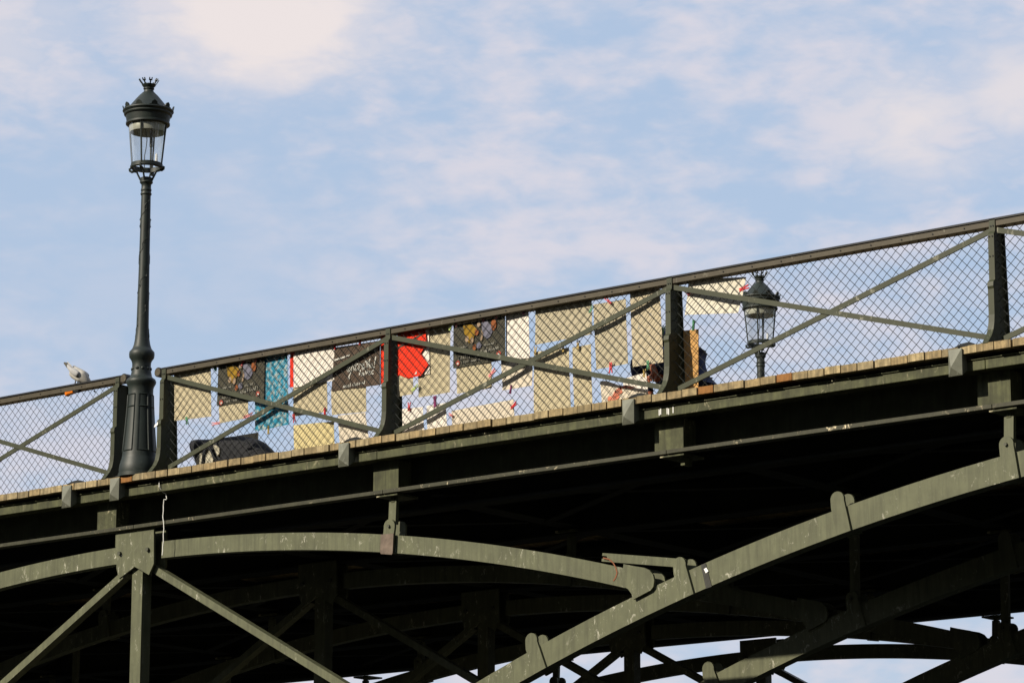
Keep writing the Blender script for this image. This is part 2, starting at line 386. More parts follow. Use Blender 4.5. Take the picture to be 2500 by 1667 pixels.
# arch members of one vertical plane, then repeated for each plane
RC, RT, RB = (12.1, -22.6), 21.925, 21.727
AC, AT, AB = (0.0, -22.0), 21.354, 21.199
def arc(c, r, xs): return [(x, c[1]+math.sqrt(r*r-(x-c[0])**2)) for x in xs]
def lin(a, b, n): return [a+(b-a)*i/n for i in range(n+1)]
def offs(c, rin, x, r):                     # same angle on another radius
    a = math.atan2(math.sqrt(rin*rin-(x-c[0])**2), x-c[0]); return (c[0]+r*math.cos(a), c[1]+r*math.sin(a))
def band(c, ro, ri, xs, y0, y1, name, m):
    top = arc(c, ro, xs); bot = [offs(c, ro, x, ri) for x in xs]
    return MB().strip(top, bot, y0, y1).mesh(name, m, False)
xr = lin(-.2, 15.3, 60)
me_rib = band(RC, RT, RB, xr, .08, .20, 'arch_rib', m_rib)
me_ribL = band((-12.2, RC[1]), RT, RB, lin(-15.3, .05, 60), .08, .20, 'arch_rib', m_rib)
me_arcR = band(AC, AT, AB, lin(.235, 5.70, 30), .09, .19, 'pier_arch', m_rib)
me_arcL = band(AC, AT, AB, lin(-5.70, -.30, 30), .09, .19, 'pier_arch', m_rib)
gus = [(-.331,-.525),(.171,-.525),(.181,-.855),(.12,-.952),(-.068,-.859),(-.27,-.952),(-.308,-.852),(-.306,-.70),(-.33,-.65)]
me_gus = MB().prism(gus, .045, .066).mesh('gusset_plate', m_rib)
me_bolt = MB().tube([(0,0,0),(0,-.025,0)], .019, 8).mesh('bolt', m_bolt)
me_post = MB().box(-.137, -.001, .085, .205, -4.9, -.80).mesh('pier_post', m_rib)
me_stR = MB().bar((.10,-.878), (3.45,-2.635), .068, .095, .185).mesh('diagonal_strut', m_rib)
me_stL = MB().bar((-.22,-.878), (-3.5,-2.72), .068, .095, .185).mesh('diagonal_strut', m_rib)
conn = [(5.61,-1.362),(5.70,-1.385),(5.82,-1.412),(5.875,-1.438),(5.91,-1.478),(5.922,-1.525),(5.912,-1.575),(5.885,-1.602),(5.708,-1.662),(5.69,-1.615),(5.655,-1.572),(5.585,-1.535)]
me_conn = MB().prism(conn, .05, .07).mesh('joint_plate', m_rib)
connL = [(-x-.1, z) for x, z in conn]
me_connL = MB().prism(connL, .05, .07).mesh('joint_plate', m_rib)
def clamp_poly(c, ro, ri, xg, hw=.066):
    zt = c[1]+math.sqrt(ro*ro-(xg-c[0])**2)
    p = Vector((xg, zt+.072)); n = (Vector(c)-p).normalized(); tdir = Vector((-n.y, n.x))
    bot = p + n*(.072+ro-ri+.006)
    pts = [p + Vector((math.cos(a), math.sin(a)))*.063 for a in [R(-10+i*20) for i in range(11)]]
    lo = [bot - tdir*hw, bot + tdir*hw]
    if lo[0].x > lo[1].x: lo = lo[::-1]
    if lo[0].x < pts[-1].x: mid = [p + n*.11 + Vector((-.058, 0))]
    else: mid = [Vector((pts[-1].x+.004, p.y-.07))]
    return [tuple(q) for q in pts] + [tuple(mid[0])] + [tuple(q) for q in lo], p
clamps = []
for xg in (1.5*S, 2*S, 2.5*S, 3*S, 3.5*S, 4*S): clamps.append((*clamp_poly(RC, RT, RB, xg+.03), xg, 0))
for xg in (-1.5*S, -2*S, -2.5*S, -3*S, -3.5*S, -4*S): clamps.append((*clamp_poly((-12.2, RC[1]), RT, RB, xg-.03), xg, 0))
for xg in (S, -S): clamps.append((*clamp_poly(AC, AT, AB, xg-.02), xg, 1))
clamp_me = [(MB().prism(pg, .055, .078).mesh('clamp_plate', m_rib), p, xg) for pg, p, xg, k in clamps]
me_pin = MB().tube([(0,0,0),(0,-.018,0)], .014, 8).mesh('pin', m_bolt)
me_hplate = MB().box(-.13, .11, .02, .3, -.533, -.514).mesh('hanger_plate', m_beam)
for k, y in enumerate(RIBS):
    L3 = lambda dx=0, dz=0: Vector((dx, y, dz)) - bridge.location
    def put(name, me, par=bridge, loc=None):
        o = obj(name, me, par, (0,0,0)); o.location = L3() if loc is None else loc; return o
    r1 = put('arch_rib', me_rib); r0 = put('arch_rib', me_ribL)
    pa = put('pier_arch', me_arcR); pb = put('pier_arch', me_arcL)
    g = put('gusset_plate', me_gus); put('gusset_plate', me_gus, loc=L3()+Vector((0,.156,0)))
    for bx, bz in ((-.26, -.72), (.107, -.717)): put('bolt', me_bolt, g, Vector((bx, .045, bz)))
    put('pier_post', me_post); put('diagonal_strut', me_stR); put('diagonal_strut', me_stL)
    put('joint_plate', me_conn, pa, Vector((0,0,0))); put('joint_plate', me_connL, pb, Vector((0,0,0)))
    put('joint_plate', me_conn, pa, Vector((0,.152,0))); put('joint_plate', me_connL, pb, Vector((0,.152,0)))
    for me, p, xg in clamp_me:
        par = (pa if xg > 0 else pb) if abs(abs(xg)-S) < .1 else (r1 if xg > 0 else r0)
        put('clamp_plate', me, par, Vector((0,0,0))); put('clamp_plate', me, par, Vector((0,.146,0)))
        n = abs(xg)/S
        if abs(n-round(n)) > .1: continue
        if round(n) == 2 and k == 0 and xg > 0:
            put('hanger_plate', me_hplate, bridge, L3(xg, 0))
            bp('hanger_stub', MB().box(xg+.02, xg+.06, .1, .2, -.60, -.533), m_beam)
            continue
        hx = p.x
        put('hanger_plate', me_hplate, bridge, L3(hx+.01, 0))
        hb = MB().bar((hx+.012, -.565), (p.x+.004, p.y+.02), .082, .085, .125)
        st_ = MB().box(hx-.008, hx+.032, .08, .13, -.58, -.532).build('hanger_stub', m_beam, None); st_.parent = bridge; st_.location = L3()
        h = hb.build('hanger_bar', m_rib, None); h.parent = bridge; h.location = L3()
        pn = put('pin', me_pin, h, Vector((p.x, .056, p.y)))
# rusty sleeve on the first hanger clamp, fallen hanger bar, tape band
bp('rusty_sleeve', MB().prism([(2.962,-.858),(3.108,-.862),(3.10,-1.034),(3.09,-1.046),(2.965,-1.028),(2.955,-1.012)], .047, .0548), m_rust)
ang = math.atan2(-1.405+1.275, 6.19-5.35); ca, sa = math.cos(ang), math.sin(ang)
def lo(u, v): return (5.35+u*ca-v*sa, -1.275+u*sa+v*ca)
bp('fallen_hanger_bar', MB().prism([lo(0,-.035),lo(.86,-.035),lo(.86,.035),lo(0,.035),lo(0,.012),lo(.045,.012),lo(.055,0),lo(.045,-.012),lo(0,-.012)], .1, .13), m_rib)
bp('tape_band', MB().prism([(6.372,-1.437),(6.42,-1.428),(6.478,-1.622),(6.42,-1.634)], .0745, .0795), m_tape)
bp('white_sticker', MB().prism([(6.405,-1.475),(6.43,-1.465),(6.45,-1.495),(6.425,-1.51)], .0695, .074), m_white)
gr = [(5.37,-1.285),(5.43,-1.30),(5.475,-1.335),(5.50,-1.375),(5.515,-1.42),(5.50,-1.46),(5.475,-1.485)]
gm = MB()
for p_, q_ in zip(gr, gr[1:]): gm.bar(p_, q_, .011, .0865, .0885)
bp('graffiti_stroke', gm, mat('orange_graffiti', (.16, .055, .022), .6))
# stone piers below (foot of the pier posts)
bp('stone_pier', MB().box(-.9, .8, -.6, 10.9, -9.0, -4.6), m_stone, bevel=.05)

# drain spouts and drain heads
def spout(x, dz=0):
    x -= .036; x0, x1, z0, z1 = x-.060, x+.060, -.262+dz, -.054+dz
    mb = MB()
    v = [(x0,-.175,z1),(x1,-.175,z1),(x1,-.175,z0),(x0,-.175,z0),(x-.016,-.215,z0+.06),(x0+.012,-.082,z1-.02),(x1-.012,-.082,z1-.02),(x1-.012,-.082,z0+.05),(x0+.012,-.082,z0+.05)]
    mb.add(v, [(0,4,1),(1,4,2),(2,4,3),(3,4,0),(0,1,6,5),(1,2,7,6),(2,3,8,7),(3,0,5,8)])
    s = bp('drain_spout', mb, m_spout)
    d = MB().add([(x-.01,-.17,-.04),(x+.17,-.15,-.04),(x+.17,-.03,-.04),(x-.01,-.03,-.04),(x+.03,-.14,-.012),(x+.10,-.13,-.004),(x+.10,-.06,-.004),(x+.03,-.06,-.012)],
                 [(0,1,2,3),(4,5,6,7),(0,1,5,4),(1,2,6,5),(2,3,7,6),(3,0,4,7)])
    bp('drain_head', d, m_drain)
for x in (-.74, -.10, 2.75, 5.872, 8.992): spout(x)
# white marks running down the edge beam
for x, dz in ((6.02,.0),(6.035,.006),(6.10,.002),(6.115,-.004),(6.16,.004)):
    bp('paint_mark', MB().box(x+.06, x+.068, -.0835, -.0805, -.205+dz, -.155+dz), m_white)

# ------------------------------------------------------------------ railings
def post_mesh():
    front = [(0,.955),(0,.86),(-.02,.835),(-.02,.475),(-.045,.455),(-.05,.42),(-.042,.40),(-.042,.20),(-.048,.14),(-.062,.08),(-.09,.03),(-.125,-.01),(-.15,-.039)]
    mb = MB()
    web = [(y+.008, z) for y, z in front if z < .9] + [(.175,-.039),(.15,.3),(.12,.885)]
    mb.prismx([(.006,.885)] + web, -.008, .008)
    for i in range(len(front)-1):
        (y0,z0),(y1,z1) = front[i], front[i+1]
        d = Vector((y1-y0, z1-z0)).normalized(); n = Vector((-d.y, d.x))*.012
        if n.x < 0: n = -n
        mb.prismx([(y0-.012,z0),(y1-.012,z1),(y1-.012+n.x,z1+n.y),(y0-.012+n.x,z0+n.y)], -.026, .026)
    mb.prismx([(.165,-.039),(.178,-.039),(.132,.885),(.119,.885)], -.026, .026)
    return mb.mesh('post', m_brace)
me_railpost = post_mesh()
me_screw = MB().tube([(0,0,0),(0,-.005,0)], .0065, 6).mesh('screw', m_drain)
def wiremesh(x0, x1, z0, z1, y, pitch=.086, r=.0026):
    mb = MB()
    for sgn in (1, -1):
        yy = y + (.0032 if sgn > 0 else -.0032)
        k0 = math.floor((x0-(z1-z0))/pitch); k1 = math.ceil((x1+(z1-z0))/pitch)
        for k in range(k0, k1+1):
            xs = k*pitch + (.02 if sgn > 0 else 0) + random.uniform(-.0035, .0035)           # line x = xs + sgn*(z-z0)
            pts = []
            za, zb = z0, z1; xa, xb = xs, xs + sgn*(z1-z0)
            lo_, hi_ = min(xa, xb), max(xa, xb)
            if hi_ <= x0 or lo_ >= x1: continue
            def zx(x): return z0 + (x-xs)*sgn
            p = [(xa, za), (xb, zb)]
            p = [(min(max(a, x0), x1), b) for a, b in p]
            p = [(a, zx(a)) for a, b in p]
            if abs(p[0][0]-p[1][0]) < .005: continue
            # woven wire: small crimp at each crossing
            n = max(2, int(abs(p[1][0]-p[0][0])/(pitch/2)))
            q = [(p[0][0]+(p[1][0]-p[0][0])*i/n, yy + (.0022 if i % 2 else -.0022), p[0][1]+(p[1][1]-p[0][1])*i/n) for i in range(n+1)]
            mb.tube(q, r, 4, False)
    return mb
def railing(name, label, xs, x_start, x_end, cap_left, cap_right, postx):
    rl = thing(name, label, 'railing', ((x_start+x_end)/2, 0, -.04))
    hr = MB().box(x_start, x_end, -.002, .092, .899, .947).build('handrail', m_rail, rl, bevel=.003)
    prof = [(-.012,.9475),(-.012,.958),(.0,.966),(.03,.972),(.06,.972),(.09,.966),(.102,.958),(.102,.9475)]
    MB().prismx(prof, x_start, x_end).build('rail_cap', m_railtop, rl)
    for flag, x in ((cap_left, x_start), (cap_right, x_end)):
        if flag:
            sc = MB().tube([(x, -.012, .927), (x, .102, .927)], .0455, 20).build('scroll_end', m_railtop, rl, True)
            MB().tube([(x, -.0185, .927), (x, -.0122, .927)], .036, 20).build('scroll_face', m_rail, rl, True)
    for x in postx:
        p = obj('post', me_railpost, rl, Vector((x, 0, 0)) - rl.location)
        for dx, z in ((-.013,.815),(.013,.815),(-.013,.66),(.013,.66),(-.01,.9),(.01,.9)):
            obj('screw', me_screw, p, Vector((dx, -.013 if z > .86 else -.033, z)))
    x = x_start + .18
    while x < x_end-.1:
        if all(abs(x-p) > .08 for p in postx):
            obj('screw', me_screw, hr, Vector((x, -.0025, .922)))
        x += .285
    for a, b_ in xs:
        # falling bar in front, rising angle bar behind it
        MB().bar((a+.03,.868), (b_-.085,.045), .042, .006, .014).build('brace', m_brace, rl)
        p, q = (a+.045,.012), (b_-.03,.872)
        MB().bar(p, q, .042, .0145, .0215).build('brace', m_brace, rl)
        d = (Vector(q)-Vector(p)).normalized(); nn = Vector((d.y, -d.x))*.018
        MB().bar(tuple(Vector(p)+nn), tuple(Vector(q)+nn), .007, .0217, .0285).build('brace_leg', m_brace, rl)
        mm = wiremesh(a+.012, b_-.012, -.036, .9, .0355).build('wire_mesh', m_wire, rl); mm['kind'] = 'stuff'
    return rl
A = .306
railing('railing', 'mesh railing left of the near lamp post, where the bird perches on the handrail',
        [(-A-2.73-S, -A-2.73), (-A-2.73, -A)], -A-2.73-S, -A+.085, False, True, [-A-2.73, -A])
railing('railing', 'long mesh railing right of the near lamp post, hung with posters and sheets',
        [(A, S), (S, 2*S), (2*S, 3*S), (3*S, 4*S)], A-.075, 4*S, True, False, [A, S, 2*S, 3*S])

# ------------------------------------------------------------------ street lamps
def lamp(loc, label, proto=None):
    if proto:
        r = proto.copy(); C.objects.link(r); r.location = loc; tag(r, label, 'street lamp', 'lamps on the bridge')
        for ch in proto.children:
            c = ch.copy(); C.objects.link(c); c.parent = r
            for g in ch.children: d = g.copy(); C.objects.link(d); d.parent = c
        return r
    r = thing('street_lamp', label, 'street lamp', (0,0,0), 'lamps on the bridge')
    B = lambda n, mb, m=m_lamp, par=r, sm=True: mb.build(n, m, par, sm)
    base = B('base', MB().lathe([(.192,-.04),(.192,-.005),(.183,.0),(.186,.03),(.182,.06),(.178,.085),(.172,.10),(.170,.115),(.163,.13),(.158,.16),(.150,.25),(.139,.373),(.128,.52),(.1185,.675),(.116,.76),(.1165,.80),(.125,.825),(.139,.85),(.141,.87),(.132,.888),(.112,.902),(.100,.915),(.097,.936),(.090,.97),(.0875,1.02),(.089,1.046),(.098,1.07),(.116,1.095),(.1195,1.125),(.117,1.15),(.103,1.165),(.092,1.18),(.087,1.19)], 32))
    def rad(z):
        tb = [(.158,.16),(.150,.25),(.139,.373),(.128,.52),(.1185,.675),(.116,.76)]
        for (a, za), (b_, zb) in zip(tb, tb[1:]):
            if za <= z <= zb: return a+(b_-a)*(z-za)/(zb-za)
        return .116
    for k in range(6):
        a0 = R(-92 + 60*k); h = .36
        mb = MB()
        P_ = lambda a, z, e=.001: ((rad(z)+e)*math.cos(a), (rad(z)+e)*math.sin(a), z)
        loop = [P_(a0-h, z) for z in lin(.2, .735, 6)] + [P_(a, .735) for a in lin(a0-h, a0+h, 4)] + [P_(a0+h, z) for z in lin(.735, .2, 6)] + [P_(a, .2) for a in lin(a0+h, a0-h, 4)]
        mb.tube(loop, .0065, 4, False)
        mb.tube([P_(a, .62) for a in lin(a0-h, a0+h, 4)], .008, 4)
        B('panel_frame', mb, par=base)
    for k in range(10):
        a = 2*math.pi*k/10; mb = MB()
        mb.lathe([(.0,.0),(.014,.001),(.017,.006),(.012,.012),(.004,.014)], 8)
        mb.v = [(math.cos(a)*(.085+z)-math.sin(a)*x, math.sin(a)*(.085+z)+math.cos(a)*x, .985+y_) for x, y_, z in mb.v]
        B('rosette', mb, par=base)
    col = B('column', MB().lathe([(.087,1.19),(.076,1.225),(.069,1.27),(.062,1.33),(.058,1.40),(.054,1.7),(.050,2.0),(.047,2.4),(.045,2.64),(.045,2.66),(.052,2.668),(.053,2.68),(.047,2.69),(.047,2.70),(.051,2.707),(.050,2.72),(.046,2.73),(.046,2.765),(.053,2.775),(.062,2.785),(.062,2.795),(.056,2.802),(.057,2.83),(.05,2.835),(.03,2.84)], 24))
    mb = MB()
    for ph in (0, math.pi):
        hel = []
        for i in range(120):
            z = 1.26+i*.0115; a = ph + i*.105 + .25*math.sin(i*.6)
            rr_ = .0735-.0195*min(1, (z-1.22)/.2)-.0085*max(0, min(1, (z-1.4)/1.2)); hel.append((rr_*math.cos(a), rr_*math.sin(a), z))
        mb.tube(hel, .0042, 4)
        for i in range(4, 118, 7):
            x, y_, z = hel[i]; l = math.hypot(x, y_); ux, uy = x/l, y_/l; s_ = 1 if (i//7) % 2 else -1
            t_ = Vector((-uy, ux, .7)).normalized()*.026*s_; o3 = Vector((ux, uy, 0))*.005; c3 = Vector((x, y_, z))
            sd_ = Vector((uy*.35, -ux*.35, 1)).normalized()*.008
            mb.add([c3-o3, c3+t_*.5+sd_+o3, c3+t_+o3, c3+t_*.5-sd_+o3], [(0,1,2),(0,2,3)])
    B('vine_ornament', mb, par=col)
    # lantern
    ring = B('bottom_ring', MB().lathe([(.128,2.925),(.150,2.922),(.157,2.93),(.157,2.945),(.150,2.952),(.150,2.968),(.140,2.972),(.132,2.965),(.128,2.925)], 32))
    mb = MB()
    mb2 = MB()
    for k in range(4):
        a = R(-65+90*k); c_, s_ = math.cos(a), math.sin(a)
        B('bracket', MB().tube([(c_*q, s_*q, z) for q, z in ((.05,2.80),(.066,2.83),(.085,2.865),(.098,2.895),(.125,2.905),(.150,2.90),(.168,2.912),(.172,2.93),(.162,2.938))], [.011,.010,.009,.010,.013,.014,.013,.011,.006], 6))
        B('glazing_bar', MB().tube([(c_*q, s_*q, z) for q, z in ((.146,2.955),(.186,3.365))], .0085, 6))
    g = B('glass', MB().lathe([(.142,2.968),(.1815,3.35)], 40), m_glass)
    B('reflector', MB().lathe([(.168,3.275),(.177,3.335),(.172,3.352),(.10,3.375),(.01,3.38)], 32), m_lampin)
    B('lamp_stem', MB().tube([(.02,.03,2.93),(.02,.03,3.35)], .0095, 8).tube([(.02,.03,3.14),(.02,.03,3.3)], .015, 8))
    B('cable', MB().tube([(-.012,-.02,2.9),(-.012,-.02,3.05),(-.004,-.012,3.12),(.004,-.01,3.2),(-.002,-.014,3.27),(-.02,-.02,3.32)], .0042, 5))
    B('burner', MB().lathe([(.0,2.95),(.013,2.955),(.014,3.0),(.01,3.07),(.004,3.08)], 10, .05, .075), m_white)
    cap = B('cap', MB().lathe([(.176,3.345),(.200,3.345),(.209,3.352),(.209,3.368),(.201,3.375),(.206,3.40),(.212,3.435),(.226,3.442),(.230,3.452),(.226,3.462),(.236,3.472),(.243,3.482),(.240,3.492),(.222,3.498),(.203,3.503),(.19,3.512),(.165,3.545),(.128,3.592),(.09,3.637),(.066,3.66),(.060,3.668),(.05,3.67)], 40))
    mb = MB()
    for k in range(10):
        a = 2*math.pi*k/10 + .1; c_, s_ = math.cos(a), math.sin(a)
        def pp(u, h_, o_=0): rr_ = .233+h_*.28+o_; return (c_*rr_-s_*u, s_*rr_+c_*u, 3.485+h_)
        pts = [(-.05,0),(-.047,.012),(-.03,.016),(-.027,.033),(-.012,.047),(0,.052),(.012,.047),(.027,.033),(.03,.016),(.047,.012),(.05,0)]
        m1 = MB(); n_ = len(pts)
        m1.add([pp(u, h_) for u, h_ in pts]+[pp(u, h_, -.012) for u, h_ in pts], [tuple(range(n_)), tuple(range(2*n_-1, n_-1, -1))]+[(i, (i+1)%n_, n_+(i+1)%n_, n_+i) for i in range(n_)])
        B('crest', m1, par=cap, sm=False)
    cr = B('crown', MB().lathe([(.05,3.668),(.046,3.69),(.042,3.698),(.052,3.704),(.052,3.712),(.045,3.716),(.055,3.728),(.066,3.742),(.068,3.748),(.055,3.745),(.01,3.73)], 24))
    for k in range(8):
        a = 2*math.pi*k/8 + .2; c_, s_ = math.cos(a), math.sin(a)
        def pp(u, r_, z): return (c_*r_-s_*u, s_*r_+c_*u, z)
        m1 = MB()
        for (u0, u1, za, zb) in ((-.006,.006,3.742,3.775),(-.016,.016,3.772,3.782),(-.016,-.007,3.781,3.797),(.007,.016,3.781,3.797)):
            ra, rb = .064+(za-3.742)*.62, .064+(zb-3.742)*.62
            m1.add([pp(u0,ra,za),pp(u1,ra,za),pp(u1,rb,zb),pp(u0,rb,zb),pp(u0,ra-.009,za),pp(u1,ra-.009,za),pp(u1,rb-.009,zb),pp(u0,rb-.009,zb)],
                   [(0,1,2,3),(7,6,5,4),(0,4,5,1),(1,5,6,2),(2,6,7,3),(3,7,4,0)])
        B('crown_point', m1, par=cr, sm=False)
    return r
lp = lamp((0,0,0), 'tall dark green lamp post with glass lantern at the gap in the railing')
lamp((.0, 10.07, 0), 'far lamp post seen through the mesh, only lantern and upper column showing', lp)

# ------------------------------------------------------------------ hanging sheets and posters
def shift(p, y_from, y_to):
    k = (y_from-y_to)/21.87
    return (p[0]+(22.23-p[0])*k, p[1]-(p[1]+5.478)*k)
def sheet(label, quad, y, m, cat='sheet', curl=.008, seed=0, name='paper_sheet', th=.0016):
    rnd = random.Random(seed*13+5); quad = [shift(p, .13, y) for p in quad]
    nx, nz = 9, 9; (ax,az),(bx,bz),(cx,cz),(dx,dz) = quad
    ph, ph2, tw = rnd.uniform(0,6), rnd.uniform(0,6), rnd.uniform(-1,1)
    def pt(i, j):
        u, v = i/nx, j/nz
        x = (ax*(1-u)+bx*u)*(1-v)+(dx*(1-u)+cx*u)*v; z = (az*(1-u)+bz*u)*(1-v)+(dz*(1-u)+cz*u)*v
        yy = y + curl*(math.sin(u*3.6+ph)+.6*math.sin(v*4+ph2)+tw*(u-.5)*(v))*.6
        return (x, yy, z)
    ox, oz = (ax+bx+cx+dx)/4, min(cz, dz)
    V = [pt(i, j) for j in range(nz+1) for i in range(nx+1)]
    n = len(V); V2 = [(a, b+th, c) for a, b, c in V]
    F = []
    for j in range(nz):
        for i in range(nx):
            k = j*(nx+1)+i; F += [(k, k+nx+1, k+nx+2, k+1), (n+k, n+k+1, n+k+nx+2, n+k+nx+1)]
    rim = [i for i in range(nx+1)] + [j*(nx+1)+nx for j in range(1, nz+1)] + [nz*(nx+1)+i for i in range(nx-1, -1, -1)] + [j*(nx+1) for j in range(nz-1, 0, -1)]
    for a, b in zip(rim, rim[1:]+rim[:1]): F.append((a, b, n+b, n+a))
    mb = MB(); mb.add([(a-ox, b-y, c-oz) for a, b, c in V+V2], F)
    me = mb.mesh(name, m); me.polygons.foreach_set('use_smooth', [True]*len(me.polygons)); me.set_sharp_from_angle(angle=R(30))
    o = obj(name, me, None, Vector((ox, y, oz))); tag(o, label, cat)
    o['_o'] = (ox, y, oz); return o
def printed(parent, name, polys, m, dy=-.0075):
    ox, oy, oz = parent['_o']; mb = MB()
    for p in polys: mb.prism([(x-ox, z-oz) for x, z in (shift(q, .13, oy) for q in p)], dy, dy+.0012)
    o = mb.build(name, m, None); o.parent = parent; return o
def ell(cx, cz, rx, rz, n=12): return [(cx+rx*math.cos(2*math.pi*i/n), cz+rz*math.sin(2*math.pi*i/n)) for i in range(n)]
def seg(p, q, wd):
    p, q = Vector(p), Vector(q); d = (q-p).normalized() if (q-p).length > 1e-6 else Vector((1,0)); nn = Vector((-d.y, d.x))*wd/2; e = d*wd*.3
    return [tuple(p+nn-e), tuple(q+nn+e), tuple(q-nn+e), tuple(p-nn-e)]
def strokes(lines, ox, oz, sx, sz, wd):
    out = []
    for ln in lines:
        for a, b in zip(ln, ln[1:]): out.append(seg((ox+a[0]*sx, oz+a[1]*sz), (ox+b[0]*sx, oz+b[1]*sz), wd))
    return out
def scribble(x0, x1, z, h, rnd, wd=.006, slope=0):
    out = []; x = x0
    while x < x1:
        wl = rnd.uniform(.010, .02)
        k = rnd.choice((0, 1, 2)); z_ = z + slope*(x-x0)
        if k == 0: out += [seg((x, z_), (x+wl*.3, z_+h), wd)]
        elif k == 1: out += [seg((x, z_+h*.1), (x+wl*.5, z_+h*.9), wd), seg((x+wl*.5, z_+h*.9), (x+wl, z_+h*.1), wd)]
        else: out += [seg((x, z_+h*.2), (x+wl*.7, z_+h*.2), wd*1.2), seg((x+wl*.35, z_), (x+wl*.5, z_+h*.8), wd)]
        x += wl + rnd.uniform(.004, .012)
    return out
BACK, MID, FRONT = .076, .066, .054
sheet('beige sheet hung closest to the near lamp post, green peg below', [(.296,.953),(.782,.945),(.797,.461),(.311,.48)], MID, P_BEIGE, seed=1)
a1 = sheet('dark printed poster with yellow figure, beside the teal cloth', [(.87,.927),(1.457,.911),(1.457,.535),(.865,.55)], FRONT, P_DARK, 'poster', .003, 2, 'poster')
sheet('small beige sheet under the dark poster beside the teal cloth', [(.885,.60),(1.262,.60),(1.262,.392),(.90,.385)], MID, P_BEIGE, seed=3)
sheet('teal blue printed cloth hanging near the middle of the first bay', [(1.333,.92),(1.742,.914),(1.772,.271),(1.347,.259)], MID, P_TEAL, 'cloth', .007, 4, 'printed_cloth')
sheet('narrow bright red strip along the left edge of a white sheet', [(1.771,.929),(1.812,.927),(1.819,.608),(1.778,.609)], MID, P_RED, 'strip', .002, 5, 'red_strip')
sheet('white sheet between the narrow red strip and the brown lettered poster', [(1.813,.950),(2.308,.931),(2.314,.604),(1.820,.601)], FRONT, P_WHITE, seed=6)
sheet('beige sheet directly below the white sheet with the red strip', [(1.813,.62),(2.228,.625),(2.239,.328),(1.815,.337)], MID, P_BEIGE, seed=7)
br = sheet('dark brown poster with white handwritten lettering', [(2.311,.905),(2.857,.893),(2.862,.494),(2.281,.511)], FRONT, P_BROWN, 'poster', .003, 8, 'poster')
sheet('beige sheet directly below the brown lettered poster', [(2.281,.523),(2.696,.508),(2.70,.272),(2.289,.294)], MID, P_BEIGE, seed=9)
sheet('pale yellow sheet low on the mesh, reaching down to the planks', [(1.834,.254),(2.315,.234),(2.326,-.03),(1.846,-.02)], MID, P_YELL, seed=10)
sheet('cream sheet low down between yellow sheet and the second post', [(2.364,.28),(2.693,.268),(2.734,.024),(2.388,.018)], MID, P_CREAM, seed=11)
# red sheet with notched edge
redp = [(3.06,.94),(3.20,.94),(3.379,.935),(3.401,.78),(3.332,.716),(3.418,.605),(3.335,.517),(3.18,.512),(3.085,.555),(3.058,.54)]
redp = [shift(p, .13, .062) for p in redp]
ro = MB().prism([(x-3.1, z-.5) for x, z in redp], 0, .002).build('red_sheet', P_RED); ro.location = (3.1, .062, .5)
tag(ro, 'bright red sheet with notched right edge, right of the second post', 'sheet')
sheet('bright red strip squeezed between the brown poster and the second post', [(2.862,.935),(2.975,.935),(2.975,.50),(2.866,.497)], MID, P_RED, 'sheet', .002, 31, 'red_strip'); ro['_o'] = (3.1, .062, .5)
printed(ro, 'white_triangle', [[(3.262,.535),(3.292,.537),(3.285,.565)]], I_WHT, -.002)
printed(ro, 'dark_stripe', [[(3.07,.79),(3.07,.808),(3.375,.90),(3.378,.885)]], P_DARK, -.002)
sheet('small beige sheet peeking out under the red sheet', [(3.063,.583),(3.248,.569),(3.243,.365),(3.066,.361)], .072, P_BEIGE, seed=12, curl=.003)
sheet('white sheet showing as a slim edge right of the red sheet', [(3.134,.932),(3.423,.94),(3.438,.518),(3.30,.522)], .080, P_WHITE, seed=14, curl=.003)
sheet('tall beige sheet between the red sheet and second dark poster', [(3.291,.937),(3.669,.932),(3.667,.327),(3.312,.325)], .090, P_BEIGE, seed=13, curl=.003)
a2 = sheet('dark printed poster with yellow figure, beside a tall white sheet', [(3.703,.912),(4.283,.919),(4.291,.531),(3.706,.53)], FRONT, P_DARK, 'poster', .003, 15, 'poster')
sheet('tall white sheet touching the right side of a dark poster', [(4.286,.934),(4.543,.928),(4.567,.51),(4.294,.526)], MID, P_WHITE, seed=16)
sheet('beige sheet below the dark poster in the second bay', [(3.739,.557),(4.135,.556),(4.136,.304),(3.747,.302)], MID, P_BEIGE, seed=17)
sheet('white sheet below the tall white sheet, behind the brace', [(4.239,.533),(4.595,.516),(4.582,.268),(4.253,.269)], BACK, P_CREAM, seed=18)
sheet('wide beige sheet tucked right up under the handrail', [(4.62,.953),(5.22,.944),(5.222,.626),(4.62,.615)], MID, P_GREY, seed=19)
sheet('tall beige sheet below the wide beige one, reaching the planks', [(4.608,.555),(4.977,.547),(5.001,-.03),(4.606,-.03)], MID, P_BEIGE, seed=20)
sheet('narrow beige sheet, slimmest of the row, reaching the planks', [(5.021,.541),(5.215,.543),(5.232,-.02),(5.039,-.026)], MID, P_BEIGE, seed=21)
sheet('small white sheet low beside the second post', [(3.129,.243),(3.36,.236),(3.369,.0),(3.132,.0)], MID, P_WHITE, seed=22)
sheet('small white sheet low down, right one of a pair', [(3.40,.241),(3.628,.239),(3.643,0),(3.416,0)], MID, P_WHITE, seed=23)
sheet('long low cream sheet lying along the planks', [(3.689,.159),(4.383,.174),(4.39,-.02),(3.697,-.02)], MID, P_CREAM, seed=24)
sheet('beige sheet with red pegs above and below, second from third post', [(5.247,.878),(5.586,.878),(5.601,.327),(5.274,.318)], MID, P_GREY, seed=25)
sheet('tall beige sheet with faint drawing beside the third post', [(5.629,.919),(5.944,.91),(5.971,.288),(5.65,.291)], MID, P_DRAWN, seed=26)
sheet('slanting cream sheet right of the third post, before far lamp', [(6.242,.949),(6.811,.884),(6.723,.598),(6.203,.652)], MID, P_OFF, seed=28, curl=.012)
